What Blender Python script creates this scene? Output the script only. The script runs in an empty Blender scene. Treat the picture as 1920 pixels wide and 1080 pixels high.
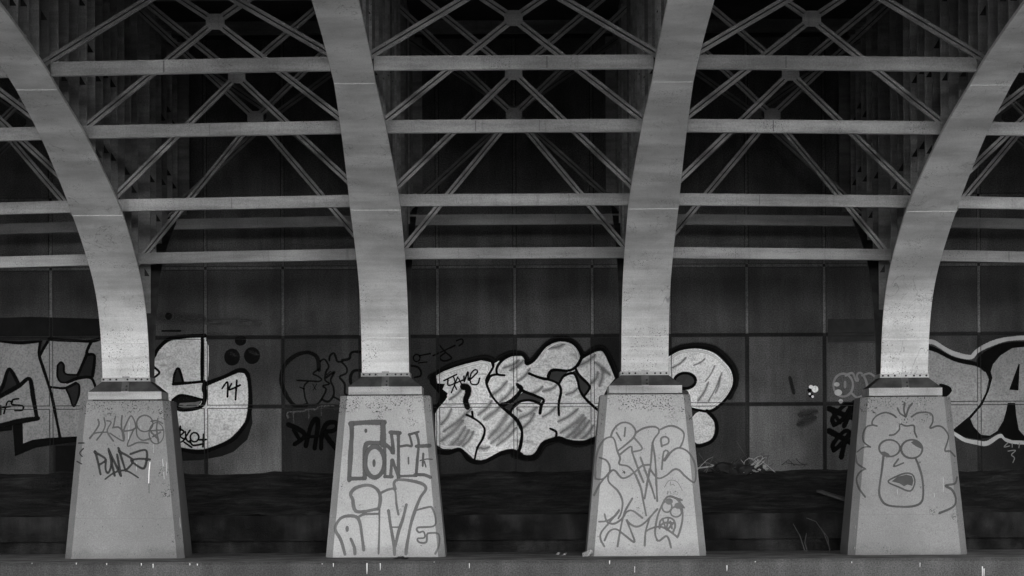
import bpy, bmesh, math, random
from mathutils import Vector, Matrix
random.seed(7)

# ------------------------------------------------------------------ camera, sky, sun, exposure
FPX = 6040.0            # focal length in photo pixels (1920 wide)
CX, CY = 967.0, 905.0   # principal point in the photo (level camera with vertical shift)
ROLL = 0.0050
EYE = 0.905             # eye height above the ledge top (ledge top = z 0)
scene = bpy.context.scene
cam_data = bpy.data.cameras.new('camera')
cam = bpy.data.objects.new('camera', cam_data)
scene.collection.objects.link(cam)
cam.location = (0, 0, EYE)
cam.rotation_euler = (math.pi / 2, ROLL, 0)
cam_data.sensor_width = 36.0
cam_data.lens = FPX / 1920 * 36.0
cam_data.shift_x = -(CX - 960) / 1920
cam_data.shift_y = (CY - 540) / 1920
cam_data.clip_end = 3000
scene.camera = cam
scene.render.resolution_x, scene.render.resolution_y = 1024, 576

SUN_EL = math.radians(6)
world = bpy.data.worlds.new('World'); scene.world = world; world.use_nodes = True
wn = world.node_tree.nodes; wl = world.node_tree.links
bg = wn['Background']
sky = wn.new('ShaderNodeTexSky'); sky.sky_type = 'NISHITA'; sky.sun_disc = False
sky.sun_elevation = SUN_EL; sky.sun_rotation = math.pi
bw = wn.new('ShaderNodeRGBToBW')
wl.new(sky.outputs[0], bw.inputs[0]); wl.new(bw.outputs[0], bg.inputs[0])
bg.inputs[1].default_value = 0.15
sl = bpy.data.lights.new('sun', 'SUN'); sl.energy = 1.1; sl.angle = math.radians(24); sl.color = (1, 1, 1)
sun = bpy.data.objects.new('sun', sl); scene.collection.objects.link(sun)
sun.rotation_euler = (math.pi / 2 - SUN_EL, 0, math.radians(3))
sun.location = (0, -20, 20)
vs = scene.view_settings
vs.view_transform = 'Standard'; vs.look = 'None'; vs.gamma = 1.0; vs.exposure = 1.46; vs.use_curve_mapping = False

# ------------------------------------------------------------------ helpers
COL = scene.collection
def unroll(px, py):
    return (px - (py - CY) * ROLL, py + (px - CX) * ROLL)
def at(px, py, Z):
    """photo pixel -> (x, z) on the plane at depth Z"""
    X, Y = unroll(px, py)
    return ((X - CX) * Z / FPX, EYE + (CY - Y) * Z / FPX)
def zof(py, Z): return EYE + (CY - py) * Z / FPX
def lin(t):
    c = t / 255.0
    return c / 12.92 if c <= 0.04045 else ((c + 0.055) / 1.055) ** 2.4

class MB:
    def __init__(self): self.v = []; self.f = []; self.mi = []
    def face(self, idx, m=0): self.f.append(idx); self.mi.append(m)
    def box(self, x0, x1, y0, y1, z0, z1, m=0):
        b = len(self.v)
        self.v += [(x0,y0,z0),(x1,y0,z0),(x1,y1,z0),(x0,y1,z0),(x0,y0,z1),(x1,y0,z1),(x1,y1,z1),(x0,y1,z1)]
        for q in ((0,3,2,1),(4,5,6,7),(0,1,5,4),(1,2,6,5),(2,3,7,6),(3,0,4,7)): self.face([b+i for i in q], m)
    def bar(self, p, q, up, w, d, m=0):
        """box from p to q; w across (in plane with 'up'), d along up x dir"""
        p = Vector(p); q = Vector(q); t = (q-p).normalized(); u = Vector(up); u = (u - t*u.dot(t)).normalized(); s = t.cross(u)
        b = len(self.v)
        for c in (p, q):
            for (i, j) in ((-1,-1),(1,-1),(1,1),(-1,1)): self.v.append(tuple(c + s*(i*w/2) + u*(j*d/2)))
        for k in ((3,2,1,0),(4,5,6,7),(0,1,5,4),(1,2,6,5),(2,3,7,6),(3,0,4,7)): self.face([b+i for i in k], m)
    def loft(self, rings, cap=True, m=0):
        n = len(rings[0]); b = len(self.v)
        for r in rings: self.v += [tuple(p) for p in r]
        for k in range(len(rings)-1):
            for i in range(n):
                j = (i+1) % n
                self.face([b+k*n+i, b+k*n+j, b+(k+1)*n+j, b+(k+1)*n+i], m)
        if cap:
            self.face([b+i for i in range(n)][::-1], m); self.face([b+(len(rings)-1)*n+i for i in range(n)], m)
    def tube(self, pts, radii, n=6, m=0):
        rings = []
        for i, p in enumerate(pts):
            p = Vector(p); a = Vector(pts[max(i-1,0)]); c = Vector(pts[min(i+1,len(pts)-1)])
            t = (c-a).normalized(); u = t.cross(Vector((0.31,0.2,0.93))); u.normalize(); w = t.cross(u)
            r = radii[i] if isinstance(radii, (list,tuple)) else radii
            rings.append([p + u*(r*math.cos(2*math.pi*k/n)) + w*(r*math.sin(2*math.pi*k/n)) for k in range(n)])
        self.loft(rings, True, m)
    def mesh(self, name, mats):
        me = bpy.data.meshes.new(name); me.from_pydata(self.v, [], self.f)
        for mt in (mats if isinstance(mats, list) else [mats]): me.materials.append(mt)
        me.polygons.foreach_set('material_index', self.mi); me.update()
        return me
    def build(self, name, mats, parent=None, loc=None, recalc=True):
        me = self.mesh(name, mats)
        if recalc:
            bm = bmesh.new(); bm.from_mesh(me); bmesh.ops.recalc_face_normals(bm, faces=bm.faces); bm.to_mesh(me); bm.free()
        return link(name, me, parent, loc)
def link(name, me, parent=None, loc=None):
    o = bpy.data.objects.new(name, me); COL.objects.link(o)
    if parent: o.parent = parent; o.matrix_parent_inverse = Matrix.Identity(4)
    if loc is not None: o.location = loc
    return o
def thing(name, label, cat, loc=(0,0,0), group=None):
    o = bpy.data.objects.new(name, None); COL.objects.link(o); o.location = loc; o.empty_display_size = 0.2
    o['label'] = label; o['category'] = cat
    if group: o['group'] = group
    return o
def tag(o, label, cat, group=None):
    o['label'] = label; o['category'] = cat
    if group: o['group'] = group
    return o
def struct(o): o['kind'] = 'structure'; return o

# ------------------------------------------------------------------ materials (all neutral grey, as in the black-and-white photograph)
class NT:
    def __init__(self, name):
        self.m = bpy.data.materials.new(name); self.m.use_nodes = True
        self.t = self.m.node_tree; self.b = self.t.nodes['Principled BSDF']; self.out = self.t.nodes['Material Output']
        g = self.t.nodes.new('ShaderNodeNewGeometry'); self.pos = g.outputs['Position']
    def n(self, ty, **kw):
        o = self.t.nodes.new(ty)
        for k, v in kw.items(): setattr(o, k, v)
        return o
    def l(self, a, b): self.t.links.new(a, b)
    def mapping(self, scale=(1,1,1), rot=(0,0,0), loc=(0,0,0), src=None):
        o = self.n('ShaderNodeMapping'); o.inputs['Scale'].default_value = scale; o.inputs['Rotation'].default_value = rot; o.inputs['Location'].default_value = loc
        self.l(src or self.pos, o.inputs['Vector']); return o.outputs[0]
    def noise(self, scale, detail=3, rough=0.55, vec=None, dist=0.0):
        o = self.n('ShaderNodeTexNoise'); o.inputs['Scale'].default_value = scale; o.inputs['Detail'].default_value = detail
        o.inputs['Roughness'].default_value = rough; o.inputs['Distortion'].default_value = dist
        self.l(vec or self.pos, o.inputs['Vector']); return o.outputs['Fac']
    def ramp(self, src, a, b, va=0.0, vb=1.0):
        o = self.n('ShaderNodeMapRange'); o.inputs['From Min'].default_value = a; o.inputs['From Max'].default_value = b
        o.inputs['To Min'].default_value = va; o.inputs['To Max'].default_value = vb; o.interpolation_type = 'SMOOTHSTEP'
        self.l(src, o.inputs['Value']); return o.outputs[0]
    def math(self, op, a, b=None, clamp=False):
        o = self.n('ShaderNodeMath', operation=op); o.use_clamp = clamp
        for i, v in enumerate((a, b)):
            if v is None: continue
            if isinstance(v, (int, float)): o.inputs[i].default_value = v
            else: self.l(v, o.inputs[i])
        return o.outputs[0]
    def mix(self, fac, a, b):
        o = self.n('ShaderNodeMix'); o.data_type = 'FLOAT'
        for i, v in ((0, fac), (2, a), (3, b)):
            if isinstance(v, (int, float)): o.inputs[i].default_value = v
            else: self.l(v, o.inputs[i])
        return o.outputs[0]
    def colour(self, val):
        c = self.n('ShaderNodeCombineColor')
        for i in range(3): self.l(val, c.inputs[i])
        self.l(c.outputs[0], self.b.inputs['Base Color'])
    def bump(self, h, strength=0.3, dist=0.01):
        o = self.n('ShaderNodeBump'); o.inputs['Strength'].default_value = strength; o.inputs['Distance'].default_value = dist
        self.l(h, o.inputs['Height']); self.l(o.outputs[0], self.b.inputs['Normal'])
    def rough(self, v, spec=0.3): self.b.inputs['Roughness'].default_value = v; self.b.inputs['Specular IOR Level'].default_value = spec
    def sep(self):
        s = self.n('ShaderNodeSeparateXYZ'); self.l(self.pos, s.inputs[0]); return s.outputs

def mat_steel(name, base=0.5, speck=0.6, streak=0.25, dirt=0.3, piece=0.0):
    k = NT(name)
    big = k.ramp(k.noise(0.9, 4), 0.3, 0.72, 1.0 - dirt, 1.08)
    hor = k.ramp(k.noise(1.0, 4, 0.6, k.mapping((0.8, 3.5, 9.0))), 0.3, 0.75, 1.0 - streak, 1.06)
    ver = k.ramp(k.noise(1.0, 3, 0.6, k.mapping((16.0, 16.0, 0.9))), 0.55, 0.85, 1.0, 1.0 - streak*0.8)
    v = k.math('MULTIPLY', k.math('MULTIPLY', k.math('MULTIPLY', big, hor), ver), base)
    v = k.math('MULTIPLY', v, k.ramp(k.noise(70, 3, 0.7), 0.32, 0.68, 0.84, 1.14))
    if piece:
        oi = k.n('ShaderNodeObjectInfo'); v = k.math('MULTIPLY', v, k.ramp(oi.outputs['Random'], 0.0, 1.0, 1-piece, 1+piece))
    sp = k.ramp(k.noise(95, 3, 0.6), 0.60, 0.64)
    msk = k.ramp(k.noise(2.6, 2), 0.52, 0.66)
    v = k.mix(k.math('MULTIPLY', k.math('MULTIPLY', sp, msk), speck), v, 0.03)
    k.colour(v); k.rough(0.55); k.bump(k.noise(60, 3), 0.12, 0.004)
    return k.m
def mat_rib():
    """flange paint: faint cross streaks, hairline cracks, flaking that gathers near the feet"""
    k = NT('flange_paint')
    z = k.sep()[2]
    big = k.math('MULTIPLY', k.ramp(k.noise(1.3, 5), 0.32, 0.7, 0.72, 1.1), k.ramp(k.noise(70, 3, 0.7), 0.32, 0.68, 0.88, 1.1))
    hor = k.ramp(k.noise(1.0, 4, 0.6, k.mapping((0.7, 1.2, 14.0))), 0.32, 0.72, 0.84, 1.06)
    ver = k.ramp(k.noise(1.0, 3, 0.6, k.mapping((22.0, 3.0, 0.8))), 0.58, 0.85, 1.0, 0.80)
    v = k.math('MULTIPLY', k.math('MULTIPLY', k.math('MULTIPLY', big, hor), ver), 0.68)
    crack = k.noise(1.0, 4, 0.5, k.mapping((3.2, 2.0, 1.0)), 0.8)
    cr = k.ramp(k.math('ABSOLUTE', k.math('SUBTRACT', crack, 0.5)), 0.0, 0.008, 1.0, 0.0)
    cr = k.math('MULTIPLY', cr, k.ramp(k.noise(0.9, 2), 0.46, 0.56))
    v = k.mix(k.math('MULTIPLY', cr, 0.6), v, 0.12)
    sp = k.ramp(k.noise(62, 3, 0.65), 0.60, 0.635)
    near_foot = k.ramp(z, 2.3, 3.1, 1.0, 0.0)
    msk = k.ramp(k.math('ADD', k.noise(2.4, 2), k.math('MULTIPLY', near_foot, 0.12)), 0.52, 0.66)
    v = k.mix(k.math('MULTIPLY', sp, msk), v, 0.04)
    k.colour(v); k.rough(0.5); k.bump(k.noise(45, 3), 0.15, 0.004)
    return k.m
def mat_pedestal(name, base):
    k = NT(name)
    s = k.sep()
    big = k.ramp(k.noise(1.3, 4), 0.3, 0.72, 0.84, 1.05)
    fine = k.ramp(k.noise(75, 3, 0.7), 0.32, 0.68, 0.84, 1.13)
    v = k.math('MULTIPLY', k.math('MULTIPLY', big, fine), base)
    # darker towards the foot, with a ragged edge
    foot_tone = k.ramp(k.math('ADD', s[2], k.math('MULTIPLY', k.noise(3.0, 4), 0.35)), 0.16, 0.38, 0.72, 1.0)
    v = k.math('MULTIPLY', v, foot_tone)
    # pour line
    ln = k.ramp(k.math('ABSOLUTE', k.math('SUBTRACT', s[2], 0.49)), 0.0, 0.007, 1.0, 0.0)
    v = k.mix(k.math('MULTIPLY', ln, 0.22), v, 0.1)
    # flaked specks, dense under the bearing
    sp = k.ramp(k.noise(52, 4, 0.7), 0.55, 0.59)
    top = k.ramp(s[2], 1.55, 1.98, 0.0, 0.26)
    msk = k.ramp(k.math('ADD', k.noise(4.5, 3), top), 0.60, 0.72)
    v = k.mix(k.math('MULTIPLY', sp, msk), v, 0.03)
    spk = k.ramp(k.noise(55, 2, 0.6, k.mapping((1, 1, 0.6))), 0.69, 0.72)
    v = k.mix(k.math('MULTIPLY', spk, 0.7), v, 0.05)
    # pale runs
    run = k.ramp(k.noise(1.0, 2, 0.5, k.mapping((44, 44, 1.6))), 0.74, 0.78)
    v = k.mix(k.math('MULTIPLY', run, 0.5), v, 0.75)
    k.colour(v); k.rough(0.75, 0.2); k.bump(k.noise(38, 4, 0.6), 0.35, 0.006)
    return k.m
def mat_concrete(name, base, var=0.35, bump=0.4, scale=1.0, spec=0.2):
    k = NT(name)
    big = k.ramp(k.noise(1.1*scale, 5), 0.3, 0.72, 1-var, 1+var*0.5)
    ver = k.ramp(k.noise(1.0, 3, 0.6, k.mapping((5, 5, 0.6))), 0.35, 0.75, 1-var*0.5, 1+var*0.3)
    fine = k.ramp(k.noise(60*scale, 3, 0.7), 0.32, 0.68, 0.62, 1.4)
    v = k.math('MULTIPLY', k.math('MULTIPLY', k.math('MULTIPLY', big, ver), fine), base)
    k.colour(v); k.rough(0.9, spec); k.bump(k.noise(30*scale, 5, 0.65), bump, 0.01)
    return k.m
def mat_dark(name, base, rough=0.8):
    k = NT(name)
    v = k.math('MULTIPLY', k.ramp(k.noise(6, 4), 0.3, 0.7, 0.6, 1.3), base)
    k.colour(v); k.rough(rough, 0.25); k.bump(k.noise(40, 3), 0.2, 0.005)
    return k.m
def mat_soil():
    k = NT('dark_soil')
    a = k.ramp(k.noise(2.0, 6, 0.65), 0.3, 0.7, 0.5, 1.4)
    b = k.ramp(k.noise(1.0, 5, 0.65, k.mapping((2.0, 9.0, 9.0))), 0.4, 0.75, 0.6, 1.6)
    sp = k.ramp(k.noise(75, 2, 0.5), 0.74, 0.78)
    v = k.math('MULTIPLY', k.math('MULTIPLY', a, b), 0.038)
    v = k.mix(k.math('MULTIPLY', sp, 0.5), v, 0.16)
    k.colour(v); k.rough(0.95, 0.1); k.bump(k.noise(18, 6, 0.7), 1.0, 0.05)
    return k.m
def mat_spray(name, val, soft=0.35, opacity=1.0, grain=0.12):
    """aerosol line: solid in the middle, speckled overspray at the rim (attribute edge: 0 centre, 1 rim)"""
    k = NT(name)
    at_ = k.n('ShaderNodeAttribute'); at_.attribute_name = 'edge'
    nz = k.noise(110, 2); lo = k.noise(7, 3)
    e = k.math('ADD', at_.outputs['Fac'], k.math('MULTIPLY', k.math('SUBTRACT', nz, 0.5), 0.5))
    alpha = k.ramp(e, 1.0 - soft, 1.0, opacity, 0.0)
    wear = k.ramp(k.noise(90, 3), 0.25, 0.34, 0.6, 1.0)
    alpha = k.math('MULTIPLY', alpha, wear)
    v = k.math('MULTIPLY', k.ramp(lo, 0.3, 0.7, 1-grain, 1+grain), val)
    k.colour(v); k.rough(0.8, 0.0)
    k.l(alpha, k.b.inputs['Alpha'])
    return k.m
def mat_fill(name, val, low, scale=(3, 3, 14), rot=0.7, amount=0.5):
    """patchily sprayed fill with slanting strokes"""
    k = NT(name)
    st = k.noise(1.0, 4, 0.6, k.mapping(scale, (0, rot, 0)), 0.5)
    pt = k.noise(4.0, 3)
    fi = k.noise(48, 4, 0.7)
    m = k.math('MULTIPLY', k.ramp(st, 0.5, 0.66), k.ramp(pt, 0.42, 0.6))
    v = k.mix(k.math('MULTIPLY', m, amount), val, low)
    v = k.math('MULTIPLY', v, k.ramp(fi, 0.34, 0.6, 0.66, 1.12))
    v = k.math('MULTIPLY', v, k.ramp(k.noise(1.6, 3), 0.3, 0.7, 0.82, 1.1))
    k.colour(v); k.rough(0.6, 0.3); k.bump(fi, 0.3, 0.004)
    return k.m

M = {}
M['steel'] = mat_steel('painted_steel', 0.45, 0.9, 0.38, 0.38, 0.10)
M['web_shade'] = mat_dark('shaded_web', 0.05)  # web and rear flange: shade of the recess painted into the colour
M['rear'] = mat_steel('shaded_rear_steel', 0.27, 0.6, 0.3, 0.4)  # darker steel copy; weaker light at the rear put into the colour
M['web'] = mat_steel('girder_web_paint', 0.30, 0.9, 0.4, 0.45, 0.4)  # stiffener shade and piece-to-piece light differences put into the colour
M['rib'] = mat_rib()
M['weld'] = mat_steel('weld_paint', 0.62, 0.2, 0.05, 0.05)
M['shoe'] = mat_steel('bearing_paint', 0.50, 1.0, 0.35, 0.35)
M['grime_gap_shade'] = mat_dark('grime_and_gap_shade', 0.05, 0.85)  # grime on the skirt; also paints the shade between the diagonal bars
M['strap'] = mat_dark('strap_grime', 0.085, 0.8)
M['bolt'] = mat_dark('bolt_dark', 0.02, 0.6)
M['ped'] = mat_pedestal('pedestal_paint', 0.43); M['ped_dim'] = mat_pedestal('dimmed_pedestal_paint', 0.235); M['ped_side'] = mat_pedestal('grey_side_paint', 0.27); M['ped_dim_side'] = mat_pedestal('dimmed_side_paint', 0.18)  # outer pedestals get darker copies, light fall-off to the sides painted in
M['core'] = mat_dark('sooty_concrete', 0.018)
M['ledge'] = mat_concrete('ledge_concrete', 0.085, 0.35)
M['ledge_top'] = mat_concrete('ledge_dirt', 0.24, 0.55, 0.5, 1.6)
M['step'] = mat_concrete('step_concrete', 0.021, 0.85, 0.8, 2.0)
M['soil'] = mat_soil()
M['ground'] = mat_concrete('ground_gravel', 0.68, 0.3, 0.5)
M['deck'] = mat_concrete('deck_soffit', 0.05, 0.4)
def panel_mat(t):
    key = 'panel_%d' % t
    if key not in M: M[key] = mat_concrete('wall_panel_tone_%d' % t, lin(t) * 2.1, 0.42, 0.6)
    return M[key]

# ------------------------------------------------------------------ the setting: ground, ledge, step, bank
SP = 3.2
RIBX = [-8.0, -4.8, -1.6, 1.6, 4.8, 8.0]
DROP = {-8.0: 0.12, -4.8: 0.046, -1.6: 0.0, 1.6: 0.0, 4.8: 0.046, 8.0: 0.12}
ZP = 40.0               # pier line
ZW = 44.7               # abutment wall face
m = MB(); m.v = [(-700,-700,-1.3),(700,-700,-1.3),(700,700,-1.3),(-700,700,-1.3)]; m.face([0,1,2,3])
struct(m.build('ground', M['ground'], recalc=False))
m = MB()
# ledge: front face, slightly worn lip, dirty top
W = 24
prof = [(37.55,-1.35),(37.55,-0.035),(37.585,0.0),(42.1,0.0),(42.1,-1.35)]
m.loft([[(-W,y,z) for y,z in prof], [(W,y,z) for y,z in prof]])
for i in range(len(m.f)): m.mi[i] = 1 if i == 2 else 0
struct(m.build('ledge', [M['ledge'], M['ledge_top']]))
m = MB(); m.box(-W, W, 42.0, 42.5, 0.16, 0.49); m.box(-W, W, 42.18, 42.5, -0.02, 0.16)
struct(m.build('step', M['step']))
# bank: soil rising from the step to the wall
def bank_z(x, y):
    t = max(0.0, (y - 42.05) / (ZW - 42.05))
    return 0.485 + 0.57 * t ** 1.1 + 0.012*math.sin(x*1.7+y*3.1)*t + 0.012*math.sin(x*4.3-y*5.0)
m = MB(); nx, ny = 300, 22; rr = random.Random(3)
for j in range(ny+1):
    for i in range(nx+1):
        x = -W + 2*W*i/nx; y = 42.02 + (ZW + 0.25 - 42.02)*j/ny
        m.v.append((x, y, bank_z(x,y) + rr.uniform(-0.014,0.014)))
for j in range(ny):
    for i in range(nx):
        a = j*(nx+1)+i; m.face([a,a+1,a+nx+2,a+nx+1])
struct(m.build('bank', M['soil'], recalc=False))

# ------------------------------------------------------------------ abutment wall with panels
COLX = 1.0733           # panel pitch
wall = thing('abutment_wall', 'dark sooty concrete abutment wall of square panels covered in graffiti', 'wall', (0, ZW, 0.9))
def wchild(mb, name, mats): return mb.build(name, mats, wall, (0, -ZW, -0.9))
m = MB(); m.box(-W, W, ZW+0.022, ZW+1.2, -0.3, 7.2); wchild(m, 'wall_core', M['core'])
GRV = 0.028             # half width of a joint
PITCHZ = 130.0*ZW/FPX
row_z = [zof(890, ZW) - 0.10] + [zof(760, ZW) + k*PITCHZ for k in range(7)]
col_x = [COLX*k for k in range(-9, 10)]
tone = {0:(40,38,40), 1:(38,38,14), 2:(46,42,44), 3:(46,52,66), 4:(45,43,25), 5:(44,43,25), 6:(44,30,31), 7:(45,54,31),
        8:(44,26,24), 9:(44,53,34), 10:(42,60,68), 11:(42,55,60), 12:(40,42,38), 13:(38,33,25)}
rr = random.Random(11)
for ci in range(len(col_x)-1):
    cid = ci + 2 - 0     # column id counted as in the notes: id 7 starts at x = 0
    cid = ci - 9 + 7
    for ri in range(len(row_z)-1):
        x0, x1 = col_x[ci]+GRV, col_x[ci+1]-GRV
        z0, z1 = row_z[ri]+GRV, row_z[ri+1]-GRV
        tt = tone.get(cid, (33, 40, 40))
        t = tt[2] if ri == 0 else tt[1] if ri == 1 else tt[0]+8 if ri == 2 else rr.choice((66, 69, 72))  # upper rows lightened to make up for the weak light reaching them
        dx = rr.uniform(-0.002, 0.002); c = 0.004
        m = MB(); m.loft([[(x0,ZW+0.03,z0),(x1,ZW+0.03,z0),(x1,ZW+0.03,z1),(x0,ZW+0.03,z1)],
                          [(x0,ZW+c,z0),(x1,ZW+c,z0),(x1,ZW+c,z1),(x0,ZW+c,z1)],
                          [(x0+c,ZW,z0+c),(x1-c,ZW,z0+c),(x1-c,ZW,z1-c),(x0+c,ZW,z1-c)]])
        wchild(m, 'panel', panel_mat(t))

STRIP = 0.019
for ci, c in enumerate(col_x[1:-1]):
    for ri in range(len(row_z)-1):
        m = MB(); m.box(c-STRIP, c+STRIP, ZW+0.006, ZW+0.03, row_z[ri]+(STRIP+0.002 if ri else 0.0), row_z[ri+1]-STRIP-0.002); wchild(m, 'joint_strip', panel_mat(78 if ri > 1 else 26))
for ri, r in enumerate(row_z[1:-1]):
    for ci in range(len(col_x)-1):
        m = MB(); m.box(col_x[ci]+(STRIP if ci else 0), col_x[ci+1]-STRIP, ZW+0.007, ZW+0.03, r-STRIP, r+STRIP); wchild(m, 'joint_strip', panel_mat(74 if ri > 1 else 22))

# ------------------------------------------------------------------ paint on surfaces
def catmull(pts, step=2.5, closed=False):
    if len(pts) < 3 and not closed:
        pts = list(pts)
    P = list(pts); n = len(P); out = []
    segs = n if closed else n-1
    for i in range(segs):
        if closed: p0, p1, p2, p3 = P[(i-1)%n], P[i], P[(i+1)%n], P[(i+2)%n]
        else: p0, p1, p2, p3 = P[max(i-1,0)], P[i], P[i+1], P[min(i+2,n-1)]
        L = math.hypot(p2[0]-p1[0], p2[1]-p1[1]); k = max(1, int(L/step))
        for j in range(k):
            t = j/k; t2 = t*t; t3 = t2*t
            out.append(tuple(0.5*((2*p1[a]) + (-p0[a]+p2[a])*t + (2*p0[a]-5*p1[a]+4*p2[a]-p3[a])*t2 + (-p0[a]+3*p1[a]-3*p2[a]+p3[a])*t3) for a in (0,1)))
    if not closed: out.append(tuple(P[-1]))
    return out
def ell(cx, cy, rx, ry, n=18, a0=0.0):
    return [(cx+rx*math.cos(a0+2*math.pi*i/n), cy+ry*math.sin(a0+2*math.pi*i/n)) for i in range(n)]
class Paint:
    """collects strokes and fills in photo pixels, then drapes them on a surface"""
    def __init__(self, depth): self.Z = depth; self.bm = bmesh.new(); self.e = self.bm.verts.layers.float.new('edge'); self.mats = []; self.k = 0; self.reg = (0,0,1.0)
    def region(self, x0, y0, s): self.reg = (x0, y0, s)
    def _mi(self, mt):
        if mt not in self.mats: self.mats.append(mt)
        return self.mats.index(mt)
    def _px(self, p): return (self.reg[0]+p[0]/self.reg[2], self.reg[1]+p[1]/self.reg[2])
    def _off(self): self.k += 1; return 0.002 + 0.00016*self.k
    def fill(self, pts, mt, smooth=False):
        pts = [self._px(p) for p in pts]
        if smooth: pts = catmull(pts, 4, True)
        off = self._off(); vs_ = []
        for p in pts:
            x, z = at(p[0], p[1], self.Z); v = self.bm.verts.new((x, -off, z)); v[self.e] = 0.0; vs_.append(v)
        f = self.bm.faces.new(vs_); f.material_index = self._mi(mt)
        f.normal_update()
        if f.normal.y > 0: f.normal_flip()
        bmesh.ops.triangulate(self.bm, faces=[f])
    def line(self, pts, w, mt, closed=False, soft=1.38, taper=None):
        s = self.reg[2]
        pts = [self._px(p) for p in pts]; pts = catmull(pts, 2.2, closed)
        w = w / s * soft * (1.18 if mt.name.startswith('spray_tone_9_') else 1.0)
        off = self._off(); n = len(pts); rows = []
        mi = self._mi(mt)
        idx = range(n+1) if closed else range(n)
        # rounded ends: prepend and append half-width caps
        seq = [pts[i % n] for i in idx]
        wid = []
        for i in range(len(seq)):
            ww = w * (1 + 0.10*math.sin(i*0.21 + self.k))
            if taper and not closed:
                t = i/max(1,len(seq)-1); ww *= taper[0] + (taper[1]-taper[0])*t
            wid.append(ww)
        if not closed:
            def cap(p, q, ww):
                dx, dy = p[0]-q[0], p[1]-q[1]; L = math.hypot(dx,dy) or 1
                dx, dy = dx/L, dy/L; res = []
                for t, kk in ((0.5,0.866),(0.86,0.5),(1.0,0.12)): res.append(((p[0]+dx*ww/2*t, p[1]+dy*ww/2*t), ww*kk))
                return res
            a = cap(seq[0], seq[min(1,len(seq)-1)], wid[0])[::-1]; b = cap(seq[-1], seq[max(-2,-len(seq))], wid[-1])
            seq = [q for q,_ in a]+seq+[q for q,_ in b]; wid = [q for _,q in a]+wid+[q for _,q in b]
        N = len(seq)
        for i in range(N):
            p = seq[i]; a = seq[max(i-1,0)]; b = seq[min(i+1,N-1)]
            if closed:
                a = seq[(i-1) % (N-1)]; b = seq[(i+1) % (N-1)]
            dx, dy = b[0]-a[0], b[1]-a[1]; L = math.hypot(dx,dy) or 1
            nx_, ny_ = -dy/L, dx/L; row = []
            for kx, ed in ((-0.5,1.0),(0,0.0),(0.5,1.0)):
                x, z = at(p[0]+nx_*kx*wid[i], p[1]+ny_*kx*wid[i], self.Z)
                v = self.bm.verts.new((x, -off-0.00012*i/N, z)); v[self.e] = ed; row.append(v)
            rows.append(row)
        for i in range(N-1):
            for j in range(2):
                try:
                    f = self.bm.faces.new((rows[i][j], rows[i][j+1], rows[i+1][j+1], rows[i+1][j])); f.material_index = mi
                except ValueError: pass
    def build(self, name, drape, cuts, parent, origin, label=None, skip=None):
        for co, no in cuts:
            g = list(self.bm.verts)+list(self.bm.edges)+list(self.bm.faces)
            bmesh.ops.bisect_plane(self.bm, geom=g, dist=1e-6, plane_co=co, plane_no=no)
        if skip:      # paint does not bridge the open slots beside the joint strips
            dead = [f for f in self.bm.faces if skip(*f.calc_center_median().xz)]
            bmesh.ops.delete(self.bm, geom=dead, context='FACES')
        for v in self.bm.verts: v.co.y += drape(v.co.x, v.co.z)
        for f in self.bm.faces:
            f.normal_update()
            if f.normal.y > 0: f.normal_flip()
        me = bpy.data.meshes.new(name); self.bm.to_mesh(me); self.bm.free()
        for mt in self.mats: me.materials.append(mt)
        o = link(name, me, parent, tuple(-c for c in origin))
        if label: o['label'] = label
        return o
def wall_drape(x, z):
    q = min(abs(x-c) for c in col_x); r = min(abs(z-c) for c in row_z[1:])
    if q < STRIP or r < STRIP: return ZW + 0.004
    if q < GRV or r < GRV: return ZW + 0.0215
    return ZW
def wall_slot(x, z):
    q = min(abs(x-c) for c in col_x); r = min(abs(z-c) for c in row_z[1:])
    return (STRIP < q < GRV and r > STRIP) or (STRIP < r < GRV and q > STRIP)
def wall_cuts(xa, xb, za, zb):
    res = []; e = 0.0010
    for hw_ in (STRIP, GRV):
        for s in (-1, 1):
            for k in (-e, e):
                for c in col_x:
                    if xa-0.1 < c < xb+0.1: res.append(((c+s*hw_+k,0,0),(1,0,0)))
                for r in row_z[1:]:
                    if za-0.1 < r < zb+0.1: res.append(((0,0,r+s*hw_+k),(0,0,1)))
    return res
def build_wall_paint(p, name, label):
    xs = [v.co.x for v in p.bm.verts]; zs = [v.co.z for v in p.bm.verts]
    p.build(name, wall_drape, wall_cuts(min(xs),max(xs),min(zs),max(zs)), wall, (0,ZW,0.9), label, wall_slot)
def alb(t): return min(0.78, lin(t)*2.0)
SPR = {}
def spray(t, soft=0.35, op=1.0):
    key = (t, soft, op)
    if key not in SPR: SPR[key] = mat_spray('spray_tone_%d_%d' % (t, int(soft*100+op*1000)), alb(t), soft, op)
    return SPR[key]
BLK = spray(9, 0.3); HALO = spray(17, 0.6); DKFILL = spray(38, 0.2); BLKF = spray(9, 0.2)
F_SILVER = mat_fill('silver_fill', alb(168), alb(112), (3.5, 3, 13), 0.85, 0.6)
F_SILVER2 = mat_fill('silver_fill_plain', alb(160), alb(122), (3, 3, 7), 1.2, 0.7)
F_DULL = mat_fill('dull_silver_fill', alb(88), alb(70), (9, 3, 3), 0.3, 0.6)
F_PALE = mat_fill('pale_fill', alb(94), alb(80), (7, 3, 4), 0.4, 0.5)
F_WHITE = mat_fill('white_fill', alb(180), alb(160), (3, 3, 6), 0.4, 0.4)

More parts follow.
